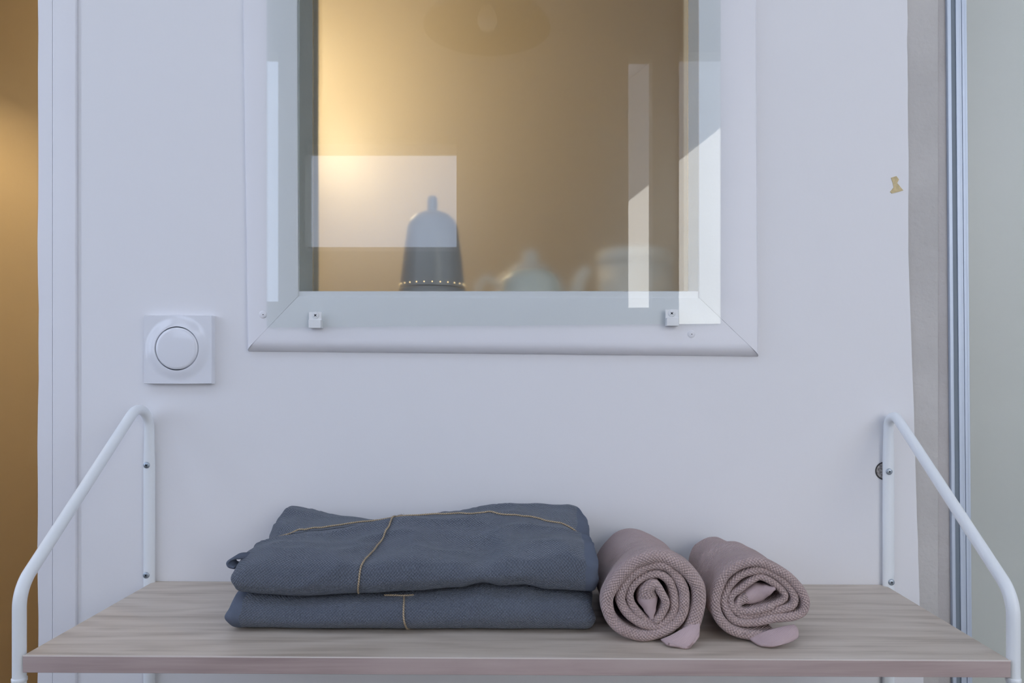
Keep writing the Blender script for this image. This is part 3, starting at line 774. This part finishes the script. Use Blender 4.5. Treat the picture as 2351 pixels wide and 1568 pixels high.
# ------------------------------------------------------------------ rolled towels
def roll_towel(label, path, ox, oy, Zf_, th_in, th_out, ylen, xc, seed, tip_n, flap, scale_back, lobe_k):
    sc = (260/1631.0)
    P2 = []
    for a_, b_ in path:
        px, py = ox+a_*sc, oy+b_*sc
        P2.append((X_(px, Zf_), 0, R_(py, Zf_)))
    C, ln = resample(catmull(P2, 12), 300)
    n_ = len(C); yF = Zf_-D
    unit = sc*Zf_/F
    lobe = lambda t: 1+lobe_k*(interp([(0, .4), (.012, 1.6), (.026, 2.7), (.036, 2.4), (.050, 1.6), (.062, 1.1), (.08, 1.0)], t)-1)
    half = [0.5*unit*lerp(th_in, th_out, (i/(n_-1))**1.5)*lobe(i/(n_-1)) for i in range(n_)]
    zmin = 1e9
    # arc parameters
    A = [0]
    for a_, b_ in zip(C, C[1:]): A.append(A[-1]+(b_-a_).length)
    nor = []
    for i in range(n_):
        t = C[min(n_-1, i+1)]-C[max(0, i-1)]; nor.append(Vector((t.z, 0, -t.x)).normalized())
    low = min(C[i].z-half[i] for i in range(n_)); 
    base = shz(xc)
    dz = base-low+0.0003
    # section across the sheet: back outer -> front outer -> round nose -> front inner -> back inner
    def sheet(i):
        h = half[i]*0.985
        ft = yF+h+0.0022*noise.noise(Vector((A[i]*28, seed, 0)))+0.0015*noise.noise(Vector((A[i]*70, seed, 3)))
        ft += 0.0030*(1-min(1, max(0, (i/n_-0.45)/0.35)))*(1 if i > n_*0.12 else 0)
        if i < n_*0.35: ft += 0.0045*(1-i/(n_*0.35))*(0.5+0.9*noise.noise(Vector((A[i]*20, seed, 8))))
        pts = []
        ys = [ft+ylen*(1-k/16)**1.15 for k in range(16)]
        for y in ys: pts.append((1.0, y))
        for k in range(0, 9):
            a_ = PI/2-PI*k/8; pts.append((math.sin(a_), ft-h*math.cos(a_)))
        for y in reversed(ys[7:]): pts.append((-1.0, y))
        return h, pts
    rows = []; uvr = []
    for i in range(n_):
        h, pts = sheet(i); row = []; uvs = []; arc = 0; prev = None
        for s_, y in pts:
            f = (y-yF)/ylen
            k = 1+(scale_back-1)*max(0, min(1, (f-0.12)/0.88))**0.8-0.035*math.exp(-((f-0.34)/0.12)**2)+0.012*math.sin(f*9+seed)*min(1, f*4)
            w_ = 0.0016*noise.noise(Vector((C[i].x*45+seed, y*40, C[i].z*45)))*min(1, max(0, f)*6)
            p = C[i]+nor[i]*(-s_*h)
            q = Vector(((p.x-xc)*k+xc, y, (p.z+dz-base)*k+base)) + nor[i]*w_*(-1)
            q.z = max(q.z, shz(q.x)+0.0002)
            if prev is not None: arc += (q-prev).length
            prev = q; row.append((q.x, q.y, q.z+H)); uvs.append(arc)
        rows.append(row); uvr.append(uvs)
    t = thing('rolled_towel', label, 'towel', (xc, -0.11, base+H), 'mauve rolled towels')
    loc = (xc, -0.11, base+H)
    uvf = lambda i, j: (A[min(i, n_-1)], uvr[min(i, n_-1)][j])
    m = MB(); m.grid(rows[tip_n:], uvs=lambda i, j: uvf(i+tip_n, j))
    m.add(rows[-1], [tuple(range(len(rows[-1])))])
    o = m.build('terry_sheet', M['mauve'], t, smooth=True, loc=loc)
    m = MB(); m.grid(rows[:tip_n+1], uvs=uvf); m.add(rows[0], [tuple(reversed(range(len(rows[0]))))])
    o = m.build('inner_hem', M['mauvehem'], t, smooth=True, loc=loc); o['label'] = 'smooth plain woven end at the roll centre'
    # outer hem: a plain corner that fans out on the shelf
    fr_ = []
    for row in flap:
        Pk = catmull([(X_(px, z_), z_-D, R_(py, z_)) for px, py, z_ in row], 5); fr_.append(Pk)
    cols = [catmull([r_[j] for r_ in fr_], 5) for j in range(len(fr_[0]))]
    rows2 = [[(max(-9, c_[i].x), c_[i].y, max(c_[i].z, shz(c_[i].x)+0.0016)+H) for c_ in cols] for i in range(len(cols[0]))]
    m = MB(); m.grid(rows2, uvs=lambda i, j: (i*0.001, j*0.001))
    o = m.build('outer_hem', M['mauvehem'], t, smooth=True, loc=loc); o['label'] = 'smooth plain woven hem corner resting on the shelf'
    sd = o.modifiers.new('s', 'SOLIDIFY'); sd.thickness = 0.0026; sd.offset = 0
    return t

path1 = [(740, 1095), (720, 950), (690, 800), (700, 670), (795, 610), (880, 720), (945, 860), (905, 1000), (820, 1110), (690, 1145), (550, 1030), (452, 890), (435, 740), (520, 590), (680, 490), (850, 465), (985, 550), (1060, 700), (1075, 850), (1060, 1000), (960, 1140), (800, 1215), (600, 1175), (420, 1060), (320, 920), (300, 770), (400, 540), (600, 385), (800, 320), (980, 360), (1120, 510), (1205, 690), (1215, 860), (1190, 1020), (1090, 1170), (900, 1290), (650, 1350), (400, 1300), (190, 1150), (105, 950), (125, 740), (290, 480), (500, 290), (750, 200), (1000, 240), (1250, 400), (1400, 600), (1432, 800), (1400, 1000), (1345, 1180), (1270, 1330)]
flap1 = [[(1518, 1470, .668), (1545, 1458, .667), (1575, 1440, .669), (1605, 1425, .672)],
         [(1524, 1474, .664), (1552, 1468, .662), (1585, 1455, .663), (1606, 1438, .668)],
         [(1530, 1478, .6605), (1558, 1480, .6590), (1586, 1476, .6590), (1606, 1452, .664)],
         [(1538, 1480, .6590), (1562, 1486, .6570), (1580, 1488, .6565), (1602, 1462, .661)]]
roll_towel('mauve rolled terry towel next to the slate blue stack', path1, 1380, 1250, 0.668, 114, 222, 0.150, 0.1135, 1.0, 9, flap1, 0.855, 1.0)
path2 = [(1085, 670), (940, 735), (770, 800), (600, 860), (550, 950), (660, 1010), (950, 955), (1170, 880), (1245, 800), (1180, 690), (1040, 580), (880, 515), (720, 590), (590, 690), (480, 770), (445, 870), (490, 975), (640, 1075), (850, 1060), (1100, 1010), (1330, 930), (1375, 800), (1280, 640), (1120, 500), (900, 410), (660, 455), (500, 560), (400, 700), (350, 850), (390, 1000), (510, 1140), (750, 1170), (1050, 1115), (1350, 1075), (1500, 1010), (1530, 850), (1430, 660), (1250, 480), (1050, 370), (850, 285), (600, 320), (390, 450), (270, 650), (220, 880), (270, 1090), (420, 1250), (650, 1335), (900, 1360), (1080, 1355)]
flap2 = [[(1720, 1466, .674), (1760, 1450, .673), (1800, 1440, .673), (1822, 1436, .676)],
         [(1728, 1472, .669), (1768, 1462, .667), (1810, 1448, .668), (1830, 1444, .672)],
         [(1738, 1478, .664), (1772, 1476, .661), (1812, 1464, .663), (1832, 1454, .668)],
         [(1748, 1481, .6610), (1774, 1485, .6580), (1808, 1476, .661), (1830, 1464, .666)]]
roll_towel('mauve rolled terry towel farthest right on the shelf', path2, 1610, 1250, 0.672, 102, 160, 0.150, 0.2120, 4.0, 13, flap2, 0.90, 1.12)

# ------------------------------------------------------------------ things on the ledge in the warm room
LZ = 0.074
struct(MB().box(-0.42, 0.40, 0.050, 0.42, LZ-0.03+H, LZ+H).build('trim_6', M['trim'], bevel=0.003), 'white ledge behind the window')
def lathe_part(name, prof, c, mat, parent, n=48): return MB().lathe(prof, c, n).build(name, M[mat], parent, smooth=True)
Zl = 0.955
lx = X_(993, Zl); lc = (lx, Zl-D, LZ+H)
lan = thing('lantern', 'grey bell shaped lantern with a stubby top behind the frosted window', 'lantern', lc)
h_ = lambda py: R_(py, Zl)-LZ
lathe_part('bell', [(0.0418, h_(662)), (0.0405, h_(640)), (0.0372, h_(590)), (0.0340, h_(545)), (0.0322, h_(522)), (0.0285, h_(506)), (0.0215, h_(494)), (0.012, h_(487)), (0.0064, h_(484)), (0.0001, h_(483))], lc, 'smoke', lan)
lathe_part('stem', [(0.0064, h_(486)), (0.0064, h_(462)), (0.0058, h_(455)), (0.004, h_(451)), (0.0001, h_(450))], lc, 'smoke', lan, 24)
lathe_part('base', [(0.0001, 0), (0.0445, 0), (0.0445, 0.012), (0.0425, 0.026), (0.0420, h_(664)), (0.0001, h_(664))], lc, 'smoke', lan)
M['spark'] = emit('warm_spark', (1.0, 0.72, 0.36), 1.6)
for k in range(26):
    a_ = 2*PI*k/26; m = MB()
    m.sphere((lc[0]+0.0416*math.cos(a_), lc[1]+0.0416*math.sin(a_), H+R_(655, Zl)), 0.0009, 8, 6)
    m.build('light_hole', M['spark'], lan, smooth=True)
# bowl
bc = (X_(1219, 0.965), 0.965-D, LZ+H)
bo = thing('upturned_bowl', 'pale green upturned bowl in front of the teapot behind the window', 'bowl', bc)
hb = R_(619, 0.965)-LZ
lathe_part('shell', [(0.0405, 0), (0.0405, 0.004), (0.0400, hb*.45), (0.0370, hb*.72), (0.0290, hb*.92), (0.018, hb*.985), (0.0001, hb)], bc, 'celadon', bo)
lathe_part('rim', [(0.0395, 0.0), (0.0425, 0.0), (0.0425, 0.003), (0.0400, 0.004)], bc, 'celadon', bo)
# teapot
tc_ = (X_(1217, 1.10), 1.10-D, LZ+H)
tp = thing('teapot', 'white ceramic teapot with round knob behind the pale green bowl', 'teapot', tc_)
ht = R_(622, 1.10)-LZ
lathe_part('body', [(0.0001, 0), (0.034, 0), (0.047, 0.012), (0.054, 0.03), (0.053, 0.045), (0.044, ht-0.008), (0.030, ht), (0.0001, ht)], tc_, 'ceramic', tp)
lathe_part('lid', [(0.031, ht-0.001), (0.030, ht+0.004), (0.018, ht+0.010), (0.0001, ht+0.011)], tc_, 'ceramic', tp)
MB().sphere((tc_[0], tc_[1], tc_[2]+ht+0.020), 0.0125, 20, 12).build('knob', M['ceramic'], tp, smooth=True)
MB().tube([tuple(p) for p in catmull([(tc_[0]+0.045, tc_[1], tc_[2]+0.022), (tc_[0]+0.066, tc_[1], tc_[2]+0.034), (tc_[0]+0.074, tc_[1], tc_[2]+0.060), (tc_[0]+0.086, tc_[1], tc_[2]+0.076)], 6)], [0.014-0.0004*i for i in range(19)], 16).build('spout', M['ceramic'], tp, smooth=True)
MB().tube([tuple(p) for p in catmull([(tc_[0]-0.046, tc_[1], tc_[2]+0.052), (tc_[0]-0.068, tc_[1], tc_[2]+0.060), (tc_[0]-0.078, tc_[1], tc_[2]+0.040), (tc_[0]-0.066, tc_[1], tc_[2]+0.018), (tc_[0]-0.048, tc_[1], tc_[2]+0.018)], 6)], 0.0055, 12).build('handle', M['ceramic'], tp, smooth=True)
# canister
cc_ = (X_(1458, 1.10), 1.10-D, LZ+H); hc = R_(578, 1.10)-LZ
ca = thing('canister', 'white cylindrical canister right of the teapot behind the window', 'canister', cc_)
lathe_part('body', [(0.0001, 0), (0.053, 0), (0.0555, 0.003), (0.0555, hc-0.022), (0.0001, hc-0.022)], cc_, 'ceramic', ca)
lathe_part('lid', [(0.0001, hc-0.0215), (0.0565, hc-0.0215), (0.0565, hc-0.004), (0.053, hc), (0.0001, hc)], cc_, 'ceramic', ca)

# wall lamp that lights the room
wx, wy, wz = -0.72, 1.04, 0.82
wl = thing('wall_lamp', 'globe lamp whose warm glow lights the tan wall behind the frosted window', 'lamp', (wx, 1.5, wz+H))
M['globe'] = emit('warm_globe', (1.0, 0.79, 0.49), 140.0)
MB().sphere((wx, wy, wz+H), 0.050, 32, 20).build('globe', M['globe'], wl, smooth=True)
MB().tube([(wx, 1.5, wz-0.09+H), (wx, 1.40, wz-0.095+H), (wx, wy+.01, wz-0.085+H), (wx, wy, wz-0.05+H)], 0.008, 12).build('arm', M['black'], wl, smooth=True)
m = MB(); m.grid([[(wx+r*math.cos(k*PI/16), y, wz-0.09+H+r*math.sin(k*PI/16)) for k in range(32)] for r, y in ((0.04, 1.5), (0.04, 1.488), (0.036, 1.484), (0.0001, 1.484))], close_v=True, flip=True)
m.build('wall_plate', M['black'], wl)
# shaded pendant out of frame at the left, its cut-off falls across the wall in the doorway
pl_ = (-2.05, 1.0, 1.20+H)
ps = thing('pendant_lamp', 'shaded pendant whose warm light falls on the tan wall in the left doorway', 'lamp', pl_)
M['bulb'] = emit('warm_bulb', (1.0, 0.70, 0.35), 950.0)
MB().sphere(pl_, 0.028, 20, 12).build('bulb', M['bulb'], ps, smooth=True)
m = MB(); m.lathe([(0.130, -0.092), (0.132, -0.090), (0.07, 0.03), (0.03, 0.06), (0.0001, 0.06)], pl_, 40); sh_o = m.build('shade', M['black'], ps, smooth=True)
MB().tube([(pl_[0], pl_[1], pl_[2]+0.055), (pl_[0], pl_[1], CEIL)], 0.003, 8).build('cord', M['black'], ps)

# pendant lamp behind the viewer, seen mirrored in the top of the pane
Yp = -1.15; Zp_ = D-Yp
pc = (X_(1120, Zp_), Yp, R_(78, Zp_)+H)
pn = thing('pendant_lamp', 'dark dish pendant lamp, seen only as a faint reflection at the top of the pane', 'lamp', pc)
lathe_part('shade', [(0.170, 0.0), (0.168, 0.012), (0.140, 0.045), (0.08, 0.075), (0.03, 0.088), (0.0001, 0.09)], pc, 'black', pn)
lathe_part('bulb', [(0.0001, -0.004), (0.018, 0.0), (0.028, 0.018), (0.024, 0.04), (0.014, 0.06), (0.0001, 0.06)], pc, 'ceramic', pn, 24)
MB().tube([(pc[0], pc[1], pc[2]+0.085), (pc[0], pc[1], CEIL)], 0.003, 8).build('cord', M['black'], pn)
